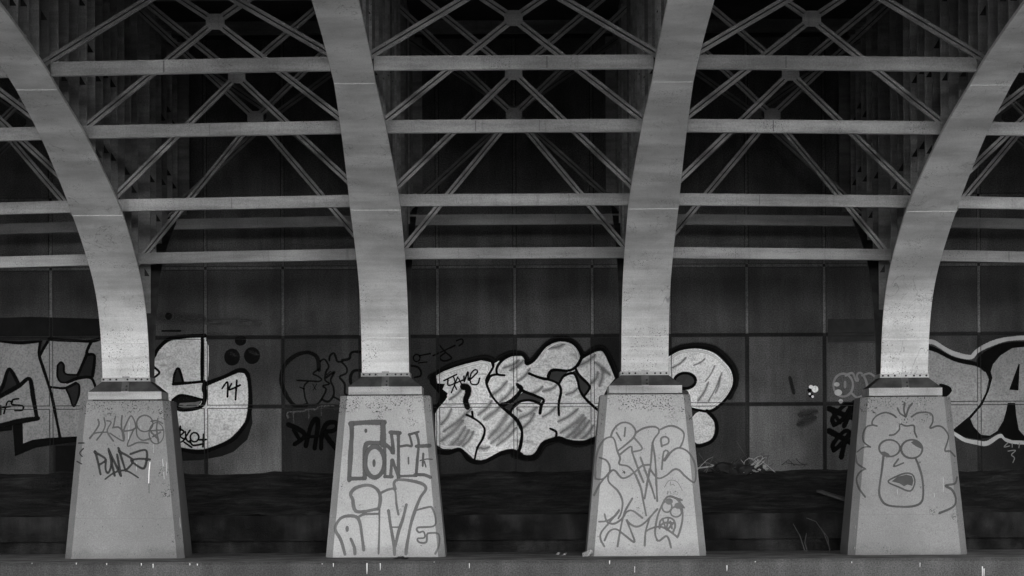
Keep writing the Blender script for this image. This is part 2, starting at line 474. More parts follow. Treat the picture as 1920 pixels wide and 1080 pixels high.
# --- left piece: angular letters
p = Paint(ZW); p.region(0, 600, 3.725)
p.fill([(-90,150),(0,152),(140,162),(275,150),(272,240),(345,470),(375,590),(420,822),(330,826),(230,838),(160,867),(155,703),(0,730),(-90,745)], F_DULL)
p.fill([(285,245),(345,140),(720,130),(800,140),(800,430),(700,560),(660,812),(420,820),(350,470)], F_DULL)
p.fill([(85,700),(158,702),(162,862),(230,836),(330,824),(545,812),(680,812),(680,855),(545,850),(380,872),(250,892),(105,952)], BLKF)
p.fill([(-90,720),(0,722),(85,716),(85,770),(-90,790)], BLKF)
p.fill([(-60,560),(20,470),(60,345),(85,370),(132,455),(0,530)], spray(24,0.2))
p.fill([(425,293),(445,310),(457,373),(545,380),(603,235),(667,253),(645,400),(545,402),(470,437),(420,432),(400,390),(402,320)], spray(24,0.2))
p.fill([(460,478),(520,440),(552,450),(556,520),(515,606),(480,520)], spray(26,0.2))
for pts, w in (([(-90,140),(0,148),(140,160),(285,147)],15), ([(283,148),(272,240),(300,330),(345,470),(372,580),(420,822)],15),
               ([(-60,570),(0,535),(130,462),(206,412),(232,540),(258,685)],22), ([(262,688),(150,705),(0,738),(-90,755)],26),
               ([(-30,540),(20,460),(65,342),(135,458)],18), ([(345,133),(470,142),(640,146),(720,126),(800,126)],17),
               ([(640,146),(605,235),(660,250),(648,390)],15), ([(608,235),(580,300),(545,382)],16), ([(283,240),(310,190),(345,135)],16),
               ([(352,468),(400,474),(460,474),(530,440)],13), ([(470,437),(550,406),(628,402),(658,440),(670,490)],15),
               ([(402,320),(425,295),(446,315),(456,375),(545,382)],10), ([(402,330),(402,395),(425,433),(475,437)],10),
               ([(460,476),(485,530),(515,604),(550,530),(553,455),(525,440)],10)):
    p.line(pts, w, BLK)
for pts in ([(5,600),(6,660)], [(88,573),(58,568),(42,600),(28,652)], [(18,612),(72,604)], [(130,550),(90,558),(85,590),(158,600),(155,630),(105,632)]): p.line(pts, 9, BLK)
build_wall_paint(p, 'graffiti_lettering', 'dull silver angular graffiti letters with thick black outlines at the left end')
# --- letter with the number 14
p = Paint(ZW); p.region(260, 580, 3.482)
p.fill([(270,900),(400,928),(500,903),(610,858),(690,765),(735,650),(744,740),(710,850),(620,930),(540,960),(400,985),(275,990)], spray(20,0.2))
p.fill([(60,345),(95,330),(135,260),(200,200),(300,180),(420,178),(427,480),(445,488),(560,450),(650,413),(690,418),(717,470),(722,600),(717,700),(680,770),(600,860),(500,902),(400,922),(270,905),(230,800),(220,640),(200,600),(185,560),(60,470)], F_SILVER2)
p.fill([(426,185),(440,185),(440,475),(427,478)], F_WHITE)
p.fill([(441,205),(457,240),(459,330),(454,440),(441,478)], F_WHITE)
p.fill([(225,490),(235,430),(260,387),(278,410),(291,480)], spray(30,0.2))
p.fill([(225,592),(262,560),(340,570),(412,588),(405,612),(372,642),(300,652),(240,640)], spray(16,0.2))
p.fill([(258,640),(268,612),(370,606),(408,597),(380,638),(310,650)], spray(82,0.2))
for pts, w in (([(70,345),(100,305),(132,253),(200,195),(300,178),(430,172)],19), ([(415,180),(414,330),(414,468)],15), ([(414,472),(350,478),(228,488)],14),
               ([(225,488),(235,420),(262,387),(292,478)],11), ([(430,480),(432,585),(398,640),(300,656),(235,642)],19), ([(222,592),(270,562),(340,570),(415,590)],12),
               ([(445,485),(560,440),(650,400),(700,410),(722,470),(729,600),(718,690),(690,760),(610,850),(500,902),(400,930),(270,912)],20),
               ([(90,370),(135,413),(90,452)],12), ([(430,470),(420,520),(432,560)],14)): p.line(pts, w, BLK)
for pts in ([(545,517),(580,475),(580,570)], [(606,487),(592,525),(662,495)], [(641,465),(632,590)]): p.line(pts, 9, BLK)
for pts in ([(272,765),(266,862),(292,858)], [(268,780),(296,800),(272,828),(300,850)], [(335,790),(292,858)], [(305,800),(312,850),(340,872)], [(298,868),(345,900)], [(335,858),(355,888),(412,880)], [(425,818),(420,897)], [(400,852),(440,850)]): p.line(pts, 9, BLK)
p.line(ell(365,835,28,30), 9, BLK, True)
p.line([(155,141),(270,141)], 12, spray(14))
for c in ((610,312,52,56), (740,302,53,56), (665,203,38,35), (195,45,22,24)):
    p.fill(ell(*c), spray(13,0.2)); p.line([(c[0]-c[2]*0.1,c[1]-c[3]*0.4),(c[0]+c[2]*0.5,c[1]-c[3]*0.2)], c[2]*0.5, spray(34,0.8,0.6))
build_wall_paint(p, 'graffiti_lettering', 'bright silver graffiti letter with 14 written on it beside three dark dots')
# --- faint dark tag and DAR
p = Paint(ZW); p.region(510, 620, 4.0); T = spray(15, 0.3, 0.85)
for pts, w in (([(352,290),(347,225),(320,182),(260,163),(180,185),(110,240),(78,300),(68,370),(90,450),(130,520),(180,565),(255,560)],26),
               ([(350,290),(308,322),(345,342),(372,365),(355,380),(290,378),(190,372)],11), ([(268,385),(240,420),(248,500),(268,552)],12), ([(212,425),(242,437)],10),
               ([(365,228),(395,215),(425,268),(405,310),(398,370),(432,398),(380,415),(406,440),(380,500),(340,550),(280,556)],12),
               ([(430,222),(435,190),(465,170),(490,230),(520,235),(560,280),(556,320),(508,347),(545,400),(546,470),(562,482)],13),
               ([(405,352),(468,310),(440,370),(462,430),(460,490),(420,533),(375,515)],14), ([(470,500),(512,522)],11), ([(530,222),(580,210),(590,172),(620,158),(700,165)],18),
               ([(700,300),(620,300),(590,340),(590,390)],20), ([(305,400),(330,445)],5), ([(335,400),(310,445)],5), ([(410,330),(440,305)],6)): p.line(pts, w, T)
for pts, w in (([(120,650),(122,612),(230,606),(262,590),(330,590),(346,572),(460,560)],14), ([(160,610),(160,695)],8), ([(276,592),(276,660)],8), ([(372,572),(372,645)],8), ([(470,555),(470,590)],6)): p.line(pts, w, spray(56,0.6,0.8))
for pts, w in (([(125,705),(200,740),(240,770),(236,805),(172,850)],30), ([(165,745),(205,815)],24), ([(255,860),(290,720),(328,662),(345,700),(320,880)],30), ([(262,796),(345,792)],22),
               ([(368,880),(375,780),(410,700),(470,688),(488,720),(460,750),(400,772),(480,885)],30)): p.line(pts, w, spray(7,0.3))
p.region(760, 620, 4.0)
p.line(ell(85,205,25,27), 10, T, True)
for pts, w in (([(110,187),(187,172)],10), ([(100,242),(160,235)],8), ([(40,262),(95,275),(118,310),(112,340),(70,350)],14)): p.line(pts, w, T)
for pts in ([(210,187),(290,150),(370,112)], [(255,108),(300,160),(347,205),(290,228),(258,200),(300,165)], [(385,75),(425,63),(432,90),(405,112)]): p.line(pts, 11, spray(11,0.3))
build_wall_paint(p, 'graffiti_tag', 'faint dark bubble tag above black DAR scrawl on grey panels')
# --- big silver throw-up in the middle bay
p = Paint(ZW); p.region(940, 620, 4.0)
for pts, w in (([(-10,205),(70,170),(150,170),(185,205),(195,240),(240,215),(290,155),(340,100),(420,62),(500,68),(565,105),(605,170),(610,195),(700,138),(765,132),(810,200),(865,330)],44),
               ([(100,935),(200,960),(265,940),(315,860),(365,835),(430,820),(500,840),(600,850),(740,815)],44)): p.line(pts, w, HALO)
p.region(760, 620, 4.0)
p.line([(190,345),(330,268),(470,223),(590,200),(660,225),(675,262)], 40, HALO)
p.fill([(225,340),(310,293),(440,253),(570,223),(640,238),(652,280),(610,350),(610,400),(650,490),(720,560),(812,650),(867,760),(862,860),(842,918),(800,905),(700,925),(600,982),(530,977),(470,915),(400,890),(280,885),(225,850),(225,620),(260,560),(315,500),(300,460),(235,400)], F_SILVER)
p.region(940, 620, 4.0)
p.fill([(-130,390),(-95,335),(-60,250),(0,215),(80,183),(140,183),(175,208),(190,250),(250,225),(300,150),(380,95),(450,77),(530,95),(580,150),(595,200),(700,158),(760,150),(800,220),(858,350),(800,420),(770,480),(760,600),(735,660),(715,800),(620,827),(500,817),(420,802),(350,815),(310,850),(270,922),(190,938),(120,918),(150,800),(140,700),(70,620),(0,562),(-60,530),(-105,450)], F_SILVER)
HT = spray(96, 1.0, 0.62); RIM = spray(176, 0.6, 0.9)
p.region(760, 620, 4.0)
for a_, b_, w in (((285,815),(420,690),22),((350,855),(440,740),24),((395,865),(470,760),20),((440,860),(505,770),18),((300,745),(480,600),20),((640,790),(770,620),26),((660,830),(810,680),24),((700,850),(820,740),18),((610,650),(720,560),22),((655,480),(750,395),22),((725,520),(800,440),22),((340,510),(420,440),16),((800,290),(870,240),20),((560,620),(640,540),18),((280,690),(340,600),16),((560,880),(610,880),22),((800,560),(860,600),14)):
    p.line([a_, ((a_[0]+b_[0])/2+6,(a_[1]+b_[1])/2+4), b_], w*2.0, HT)
for pts, w in (([(245,365),(262,335),(330,305),(470,262),(580,240),(628,258),(630,300),(600,360)],16),([(248,850),(300,868),(420,878),(485,925),(510,950)],18),([(530,935),(640,925),(800,892)],14),([(243,640),(252,740),(250,840)],14),([(640,375),(690,345),(742,345)],10),([(590,740),(560,830),(530,930)],6)): p.line(pts, w, RIM)
p.region(940, 620, 4.0)
for a_, b_, w in (((440,675),(560,600),18),((460,755),(600,650),22),((500,795),(620,670),22),((545,805),(650,690),20),((605,812),(685,720),18),((500,475),(565,440),16),((150,650),(250,590),22),((30,275),(115,235),20),((135,370),(205,300),16),((320,640),(400,580),14),((595,255),(690,195),22),((720,250),(800,320),20),((690,380),(720,330),22),((170,720),(240,640),20),((740,400),(760,300),20),((370,130),(460,105),18),((230,470),(300,430),16),((330,450),(400,420),18)):
    p.line([a_, ((a_[0]+b_[0])/2+6,(a_[1]+b_[1])/2+4), b_], w*2.0, HT)
for pts, w in (([(100,605),(115,565),(160,540),(230,535),(285,552)],9),([(300,200),(340,140),(420,95),(500,98),(560,150),(575,200)],12),([(120,880),(170,920),(230,915),(270,860)],10),([(430,800),(520,815),(640,815),(700,790)],12),([(20,225),(80,195),(140,195)],9)): p.line(pts, w, RIM)
for pts in ([(160,463),(250,490),(302,520),(290,547),(230,525),(150,538),(90,590),(70,612),(10,560),(100,510)], [(365,330),(390,300),(480,308),(512,300),(470,332),(440,370),(430,392),(380,367),(350,360)],
            [(510,320),(555,298),(580,340),(640,390),(660,430),(620,490),(590,440),(565,370),(550,335)]): p.fill(pts, spray(44,0.2))
p.region(760, 620, 4.0)
p.fill([(180,370),(230,315),(240,395),(297,400),(280,440),(318,470),(302,520),(213,622),(210,560),(245,540),(260,480),(188,400)], BLKF)
for pts, w in (([(190,350),(230,320),(330,280),(470,235),(590,212),(650,235),(660,270),(615,350),(610,400),(650,490),(710,560),(800,640),(865,720),(872,800),(845,918)],13),
               ([(232,905),(320,915),(410,893),(470,960),(530,985),(600,980),(720,920),(810,905),(870,930)],24), ([(440,420),(468,430),(470,470),(452,520),(465,570)],34),
               ([(462,632),(500,650),(560,690),(595,740),(580,810),(540,880),(520,965)],12), ([(502,610),(505,650)],14), ([(742,335),(690,325),(688,275),(730,220),(800,185),(880,182)],14),
               ([(690,328),(640,340),(615,385)],14), ([(715,557),(780,535),(840,480),(875,432),(842,405)],18)): p.line(pts, w, BLK)
for pts in ([(290,375),(385,328)], [(320,372),(322,410),(370,392),(360,340)], [(345,465),(392,350)], [(385,440),(372,400),(430,372)], [(400,358),(422,402)], [(440,342),(442,382),(470,308),(472,372),(492,330)], [(480,372),(542,310),(522,293),(490,330),(492,395),(540,402),(557,358)]): p.line(pts, 10, spray(14,0.3))
p.region(940, 620, 4.0)
for pts, w in (([(-12,215),(70,180),(150,180),(180,208),(190,250),(240,225),(290,165),(340,110),(420,72),(500,78),(560,115),(595,170),(600,205),(560,270),(500,300),(390,295),(355,330),(345,362),(280,350),(210,322)],16),
               ([(600,205),(700,150),(760,145),(800,200),(858,345)],18), ([(345,365),(400,383),(435,410),(447,460),(430,550),(432,632)],14), ([(430,402),(470,340),(540,320),(570,370),(590,450),(640,520),(745,615)],14),
               ([(555,275),(580,330),(650,400),(660,435),(622,490)],14), ([(120,405),(160,450),(260,490),(317,520),(300,560),(290,617)],16), ([(10,562),(100,508),(150,442)],20),
               ([(70,612),(100,555),(160,525),(230,525),(292,550)],13), ([(0,565),(70,620),(130,680),(157,760),(150,860),(125,922)],12),
               ([(90,925),(200,952),(260,930),(310,850),(360,825),(430,810),(500,830),(600,842),(700,812),(740,800)],25), ([(368,735),(412,760),(408,802)],13)): p.line(pts, w, BLK)
p.region(1240, 620, 3.724)
p.line([(20,180),(130,120),(250,104),(375,128),(462,200),(514,290),(518,370),(480,455)], 44, HALO)
p.fill([(20,200),(55,178),(130,140),(250,126),(360,153),(440,220),(492,290),(500,370),(462,450),(400,520),(340,557),(250,548),(190,540),(190,430),(140,412),(20,400)], F_SILVER, True)
for a_, b_, w in (((262,480),(325,370),26),((330,490),(420,300),16),((85,255),(165,195),22),((310,350),(370,250),14),((380,430),(410,330),16),((230,240),(300,200),14)): p.line([a_, ((a_[0]+b_[0])/2+5,(a_[1]+b_[1])/2+4), b_], w, HT)
p.line([(60,200),(130,155),(250,142),(350,168),(425,230),(475,300),(480,370),(445,445),(390,500),(330,535)], 12, RIM)
p.fill(ell(165,350,76,54), spray(48,0.2))
p.fill(ell(285,680,88,120), F_SILVER2)
p.line(ell(165,350,74,54), 15, BLK, True)
for pts, w in (([(20,190),(60,165),(130,130),(250,115),(370,140),(450,210),(500,290),(507,370),(470,450),(410,520),(340,562),(270,557),(195,540)],14), ([(320,562),(375,625),(388,700),(352,770),(270,803),(225,795)],18)): p.line(pts, w, BLK)
build_wall_paint(p, 'graffiti_lettering', 'large silver bubble letters with black outlines in the middle bay')
# --- marks in the right bay
p = Paint(ZW); p.region(1440, 620, 3.723)
G = spray(92, 0.35)
p.line(ell(525,380,68,80), 15, G, True)
for pts, w in (([(545,312),(590,297),(615,350),(630,350),(620,312),(645,293),(680,340),(690,400),(662,450),(620,466),(588,440)],15), ([(660,312),(710,298),(752,322),(785,305)],15), ([(538,362),(538,390)],20)): p.line(pts, w, G)
for c in ((480,375,20,15), (490,432,27,22), (508,492,16,15)): p.fill(ell(*c), spray(128,0.2))
build_wall_paint(p, 'graffiti_tag', 'grey bubble outline letters left of the face pedestal')
p = Paint(ZW); p.region(1440, 620, 3.723)
p.fill(ell(328,408,23,24), F_WHITE); p.fill(ell(300,393,15,14), F_WHITE)
for c in ((290,416,16,14), (300,452,16,15)): p.fill(ell(*c), spray(8,0.2))
for c in ((291,441,8,8), (312,460,9,9)): p.fill(ell(*c), F_WHITE)
p.line([(155,335),(178,430)], 25, spray(30,0.6,0.8)); p.line([(250,580),(310,570)], 60, spray(38,0.9,0.7)); p.line([(245,640),(300,620)], 70, spray(38,0.9,0.7))
build_wall_paint(p, 'paint_splat', 'white paint splat and grey smears on a pale panel')
p = Paint(ZW); p.region(1440, 620, 3.723)
SC = spray(8, 0.3)
for pts, w in (([(430,545),(500,575),(560,600),(640,612)],34), ([(458,650),(452,610),(520,532),(560,512),(572,540),(520,620),(462,660)],27), ([(595,505),(575,570),(532,662)],28), ([(605,500),(602,700)],26), ([(440,548),(500,640)],22)): p.line(pts, w, SC)
build_wall_paint(p, 'graffiti_tag', 'upper of two thick black scrawls left of the face pedestal')
p = Paint(ZW); p.region(1440, 620, 3.723)
for pts, w in (([(430,702),(500,740),(600,795)],34), ([(460,830),(455,790),(520,712),(556,700),(562,730),(500,802),(460,836)],27), ([(605,705),(545,760),(512,880)],29), ([(560,760),(615,830)],24)): p.line(pts, w, SC)
build_wall_paint(p, 'graffiti_tag', 'lower of two thick black scrawls left of the face pedestal')
# --- right end DA
p = Paint(ZW); p.region(1720, 600, 3.6)
PW = spray(118, 0.3)
for pts, w in (([(20,140),(75,145),(120,155),(200,205),(270,235),(360,250),(400,213),(480,168),(600,130),(760,118)],27), ([(240,750),(310,805),(400,827),(470,832),(560,782),(620,815),(780,830)],25)): p.line(pts, w, PW)
p.fill([(20,185),(65,190),(130,210),(250,270),(400,305),(460,350),(482,400),(462,490),(420,570),(350,650),(235,745),(220,560),(20,560)], F_PALE)
p.fill([(235,745),(350,650),(430,565),(485,440),(480,380),(450,335),(400,300),(400,265),(450,215),(540,165),(640,148),(800,148),(800,818),(640,812),(590,795),(560,755),(480,795),(400,805),(310,790)], BLKF)
p.fill([(495,350),(510,300),(560,240),(640,190),(720,182),(800,182),(800,800),(720,782),(685,740),(667,640),(660,560),(610,560),(600,610),(580,680),(540,748),(490,780),(430,775),(380,720),(358,668),(440,572),(482,480),(507,390)], F_PALE)
p.line([(20,175),(65,185),(130,205),(250,265),(400,300),(458,338)], 20, BLK)
p.fill([(684,293),(691,300),(682,476),(620,470)], BLKF)
p.fill([(148,433),(210,445),(234,477),(190,522),(160,510)], BLKF, True)
for pts in ([(612,828),(585,857),(622,850)], [(640,832),(640,858)], [(690,832),(685,862)], [(612,885),(662,880),(635,910),(655,930),(645,962)]): p.line(pts, 6, spray(88,0.3))
build_wall_paint(p, 'graffiti_lettering', 'rounded grey DA graffiti letters with black and white edging at the right end')
# dark roller bands painted over the wall above the left piece, pale patches beside
p = Paint(ZW)
p.region(0, 0, 1)
p.fill([(-40,597),(60,594),(195,598),(195,632),(-40,634)], spray(19,0.2))
p.fill([(104,836),(195,834),(195,884),(104,884)], spray(12,0.2))
p.line([(395,604),(440,604),(482,606)], 15, spray(52,0.9,0.8)); p.line([(442,607),(463,607)], 14, spray(58,0.8,0.7))
p.line([(392,625),(470,626)], 4, spray(62,0.8,0.6)); p.line([(300,595),(372,598)], 22, spray(46,0.9,0.6))
p.fill([(1552,598),(1645,598),(1645,640),(1552,642)], spray(37,0.2))
p.fill([(1552,642),(1645,641),(1645,643),(1552,644)], spray(46,0.2))
build_wall_paint(p, 'paint_patch', 'dark roller bands painted over the wall')

# ------------------------------------------------------------------ pedestals
PB, PT = 0.735, 0.553            # half widths, base and top
DB, DT = 0.56, 0.44              # half depths
CH = 0.088
def ped_ring(hw, hd, z):
    c = CH
    return [(-hw+c,-hd,z),(hw-c,-hd,z),(hw,-hd+c,z),(hw,hd-c,z),(hw-c,hd,z),(-hw+c,hd,z),(-hw,hd-c,z),(-hw,-hd+c,z)]
ped_names = {-8.0:'painted concrete pedestal outside the frame at far left', -4.8:'tapered grey pedestal tagged with two lines of thin dark scrawl, leftmost', -1.6:'tapered pale pedestal painted with grey outlined letters PONDO and AIME',
             1.6:'tapered pale pedestal painted with looping outlines and a small worm face', 4.8:'tapered grey pedestal painted with a curly haired cartoon face, rightmost', 8.0:'painted concrete pedestal outside the frame at far right'}
PEDS = {}
for x in RIBX:
    if abs(x) > 7: continue
    h = zof(740.5, ZP-DT) - DROP[x]
    t = thing('pedestal', ped_names[x], 'pedestal', (x, ZP, 0), 'pedestals under the arch ribs')
    m = MB(); rings = []
    b = 0.008
    rings = [ped_ring(PB, DB, -0.01), ped_ring(PT, DT, h-b), ped_ring(PT-b, DT-b, h)]
    m.loft(rings)
    # lighter coat on the front, darker grey on chamfers and sides
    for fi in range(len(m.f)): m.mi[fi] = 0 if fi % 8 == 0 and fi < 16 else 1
    m.build('pedestal_block', [M['ped'], M['ped_side']] if abs(x) < 2 else [M['ped_dim'], M['ped_dim_side']], t)
    PEDS[x] = (t, h)
def ped_paint(x, depth=ZP-0.5):
    return Paint(depth)
def build_ped_paint(p, x, name, label):
    t, h = PEDS[x]
    def hw(z): return PB + (PT-PB)*z/h
    def hd(z): return DB + (DT-DB)*z/h
    def drape(X, z):
        d = ZP - hd(z); e = abs(X-x) - (hw(z)-CH)
        if e > 0: d += e
        return d
    k = (PT-PB)/h
    cuts = []
    for s in (-1,1):
        cuts.append(((x+s*(PB-CH), 0, 0), (1, 0, -s*k)))
        # drop anything that would hang past the chamfer
        co = (x+s*(PB-0.004), 0, 0); no = (s*1, 0, -k)
        g = list(p.bm.verts)+list(p.bm.edges)+list(p.bm.faces)
        bmesh.ops.bisect_plane(p.bm, geom=g, dist=1e-6, plane_co=co, plane_no=no, clear_outer=True)
    g = list(p.bm.verts)+list(p.bm.edges)+list(p.bm.faces)
    bmesh.ops.bisect_plane(p.bm, geom=g, dist=1e-6, plane_co=(0,0,0.012), plane_no=(0,0,-1), clear_outer=True)
    return p.build(name, drape, cuts, t, (x, ZP, 0), label)
# pedestal 1
p = ped_paint(-4.8); p.region(120, 690, 4.908); A = spray(66, 0.5, 0.9)
for pts in ([(310,475),(318,520),(280,585),(235,650)], [(235,642),(280,600),(390,590)], [(365,460),(375,530),(345,600),(300,660)], [(392,485),(430,500),(395,580),(450,670)], [(470,445),(450,545)],
            [(445,550),(500,545),(545,600),(540,670),(420,600)], [(530,440),(525,530),(546,670)], [(545,572),(612,440),(655,550),(555,582)], [(640,560),(582,715),(680,685),(770,692)], [(664,540),(670,620),(720,665),(795,648)],
            [(860,465),(850,560),(868,690)], [(790,577),(912,570)], [(815,632),(885,590)], [(800,590),(868,660)], [(800,490),(850,485),(905,510)]): p.line(pts, 13, A)
p.line(ell(740,510,75,75), 13, A, True); p.line(ell(848,600,68,98), 10, A, True)
build_ped_paint(p, -4.8, 'graffiti_tag', 'thin grey handwritten tag ending in a circled star')
p = ped_paint(-4.8); p.region(120, 690, 4.908)
A2 = spray(40, 0.7, 0.95)
for pts in ([(285,770),(308,850),(335,975)], [(283,775),(382,840),(325,890)], [(384,850),(382,930),(402,968),(425,930),(436,850),(410,748)], [(412,765),(465,985)], [(416,770),(470,880),(522,990)], [(488,800),(522,985)], [(500,740),(562,935)], [(508,768),(632,850),(570,942)],
            [(615,790),(755,760),(735,922),(622,862)], [(620,845),(700,835),(785,842)]): p.line(pts, 22, A2)
p.line([(380,1022),(470,960),(570,945),(682,1008)], 14, spray(40,0.4))
build_ped_paint(p, -4.8, 'graffiti_tag', 'darker smudged tag reading PUND with an underline')
p = ped_paint(-4.8); p.region(120, 690, 4.908)
for pts in ([(128,690),(178,690)], [(175,742),(140,782),(165,812)], [(115,860),(160,882)]): p.line(pts, 13, A2)
build_ped_paint(p, -4.8, 'graffiti_tag', 'dark strokes on the left chamfer')
p = ped_paint(-4.8); p.region(120, 690, 4.908)
p.line([(790,870),(782,960),(780,1058)], 9, spray(190,0.4)); p.line([(905,840),(912,900)], 5, spray(165,0.5,0.7)); p.line([(918,960),(922,1020)], 5, spray(165,0.5,0.7)); p.line([(822,700),(822,780)], 4, spray(165,0.5,0.6))
p.line([(783,1062),(784,1150)], 6, spray(60,0.7,0.7))
build_ped_paint(p, -4.8, 'paint_drip', 'thin white paint runs')['kind'] = 'stuff'
# pedestal 2
p = ped_paint(-1.6); p.region(600, 690, 4.908); A = spray(64, 0.32, 0.95)
for pts, w in (([(585,500),(430,500),(285,512)],40), ([(288,512),(292,620),(285,720),(268,1030)],36), ([(278,1018),(412,1016)],32), ([(412,1005),(414,850),(418,720),(440,692),(480,690),(572,692)],38), ([(578,510),(580,600),(578,700)],44),
               ([(600,700),(650,745),(672,785),(668,700),(655,598)],28), ([(650,592),(730,598)],30), ([(720,602),(722,820),(722,1010)],26), ([(668,850),(722,1005)],26), ([(660,850),(650,1000)],26), ([(598,1000),(662,1000)],28), ([(594,720),(596,900),(598,1000)],26),
               ([(735,722),(800,712),(845,714),(820,608)],18), ([(820,612),(905,588)],18), ([(885,600),(907,690),(895,850),(885,990)],22), ([(738,996),(880,990)],22), ([(813,825),(815,880)],14),
               ([(888,720),(1005,715)],28), ([(875,982),(960,984),(1015,1005)],24), ([(950,790),(945,900)],16), ([(922,852),(980,838),(1032,840)],10), ([(960,860),(975,910)],12)): p.line(pts, w, A)
p.line(ell(503,865,88,142,24), 34, A, True); p.fill(ell(421,577,14,20), A); p.fill(ell(497,875,15,37), A)
p.region(600, 880, 5.4); A = spray(76, 0.32, 0.95)
p.line([(310,250),(360,190),(480,160),(570,195),(610,270),(600,380),(560,405),(370,425),(330,300)], 28, A, True)
for pts, w in (([(620,237),(690,205),(752,192)],20), ([(762,195),(750,140),(790,105),(920,115),(1040,150),(1072,200),(1020,280),(970,400),(920,560),(880,780),(872,852)],26), ([(745,200),(765,230),(775,350),(795,455)],18),
               ([(255,858),(215,720),(160,620),(165,560),(220,490),(310,470),(380,490),(410,560),(430,700),(445,812)],26), ([(315,705),(350,790),(356,852)],24), ([(392,482),(450,455),(600,450)],20), ([(602,390),(602,600),(595,852)],16),
               ([(695,420),(715,560),(750,760),(757,860)],26), ([(875,360),(840,500),(800,620),(765,770)],26), ([(730,585),(815,585)],14),
               ([(970,415),(1110,380),(1140,400),(1172,500),(1150,575),(990,590),(1000,637),(1050,630),(1060,690),(990,700),(1005,737),(1075,737),(1085,660),(1110,645),(1200,655),(1207,760),(1170,852)],16)): p.line(pts, w, A)
p.fill(ell(277,602,18,32), A)
build_ped_paint(p, -1.6, 'graffiti_lettering', 'grey outlined letters PONDO above AIME')
# pedestal 3
p = ped_paint(1.6); p.region(1090, 690, 4.908); A = spray(78, 0.4, 0.95)
for pts in ([(272,632),(290,580),(340,520),(400,500),(460,520),(500,580),(480,640),(410,705),(340,760)], [(350,800),(455,722),(470,780),(520,920),(572,1050)], [(470,772),(560,742),(490,645)], [(325,595),(365,665)], [(405,550),(398,625)],
            [(500,600),(560,560),(640,540),(700,550),(715,590),(660,680),(642,850),(630,950),(600,1080)], [(655,690),(680,850),(690,1080)], [(545,825),(580,920),(640,1085)],
            [(130,1010),(135,850),(160,740),(210,660),(270,635),(305,660),(330,760),(357,830),(350,885),(430,905),(490,970),(540,1085)],
            [(130,1020),(200,1020),(270,950),(310,945),(370,1010),(430,1000),(500,950),(560,900),(630,890)], [(170,825),(230,850),(260,900),(262,940)],
            [(730,565),(800,535),(870,540),(940,590),(940,660),(910,730)], [(770,850),(830,770),(900,735),(980,770),(1040,860),(1056,960),(1040,1052),(960,1000),(900,940),(850,935),(780,990),(710,1015),(660,970),(635,930)],
            [(740,720),(735,650),(770,632),(802,650),(800,692),(745,716)], [(740,930),(760,770),(802,775),(760,850)]): p.line(pts, 15, A)
p.region(1090, 880, 5.4)
for pts in ([(290,20),(272,60),(280,130),(370,220),(415,320),(405,430),(375,495)], [(540,40),(600,180),(630,340),(655,465)], [(690,0),(665,150),(640,295)], [(640,0),(700,150),(745,295)], [(755,0),(767,320)], [(580,20),(628,130)], [(300,20),(200,130),(130,260)],
            [(180,530),(260,520),(340,470),(380,415)], [(235,455),(260,530),(330,550),(410,500),(460,430),(520,420),(615,490)], [(515,295),(440,430),(400,580),(365,777)], [(380,420),(280,540),(200,640),(195,710),(230,777)],
            [(235,717),(280,630),(350,605),(430,660),(535,735),(500,620),(455,510),(490,550),(560,580),(640,540),(767,403)], [(690,490),(650,630),(640,770)], [(650,630),(700,600),(790,580),(870,610),(970,685)],
            [(770,722),(745,650),(760,520),(790,420),(850,300),(900,275),(980,310),(1020,400),(1020,520),(990,640),(970,687)], [(762,715),(790,722),(855,675),(885,710),(905,790)], [(900,272),(1015,312)], [(960,290),(1037,387)],
            [(790,595),(800,520),(870,488),(930,510),(948,570),(925,640)], [(820,500),(850,590)], [(880,490),(860,610)], [(930,540),(880,600)], [(790,570),(850,540),(930,545)], [(900,530),(915,595)]): p.line(pts, 17, A)
p.line(ell(865,380,50,55), 15, A, True); p.line(ell(957,430,56,52), 15, A, True); p.fill(ell(888,325,38,33), A); p.fill(ell(978,368,38,32), A)
FA = spray(98, 0.4, 0.6)
for pts in ([(840,182),(880,120),(930,110),(980,140),(1022,217)], [(905,125),(900,160),(930,150),(945,165)], [(870,252),(872,220),(890,228),(875,238)], [(902,225),(903,248),(916,246)], [(946,228),(930,236),(945,246),(930,252)]): p.line(pts, 5, FA)
p.region(1090, 690, 4.908)
for i in range(14):
    a, r_ = random.uniform(0, 6.28), random.uniform(0, 24)
    p.fill(ell(395+r_*math.cos(a), 957+r_*0.8*math.sin(a), random.uniform(2,6), random.uniform(2,6), 7), spray(14,0.2))
build_ped_paint(p, 1.6, 'graffiti_drawing', 'looping grey outlines with a small worm face low at the right')
# pedestal 4
p = ped_paint(4.8); p.region(1580, 690, 6.352); A = spray(58, 0.5, 0.92)
for pts, w in (([(640,585),(600,555),(520,530),(430,555),(370,610),(355,668),(410,690)],18), ([(360,678),(290,700),(250,780),(255,880),(330,940)],17), ([(330,940),(250,945),(180,1000)],14),
               ([(755,580),(690,540),(660,480)],20), ([(755,580),(735,500),(745,420)],20), ([(760,577),(790,480),(832,425)],20),
               ([(825,580),(900,535),(1000,528),(1070,555),(1077,640),(1045,715),(1130,690),(1200,710),(1262,800),(1250,880),(1220,985),(1280,990),(1345,1050)],18),
               ([(565,800),(620,790),(680,730),(690,670),(760,690),(850,685),(860,760),(885,820)],18)): p.line(pts, w, A)
p.line(ell(560,955,124,100,22), 20, A, True); p.line(ell(825,965,126,110,22), 22, A, True)
p.fill([(445,1000),(500,993),(550,1020),(572,1055),(510,1052),(470,1035)], A); p.fill([(815,885),(860,860),(910,870),(945,910),(935,962),(870,930)], A)
p.region(1580, 850, 4.696)
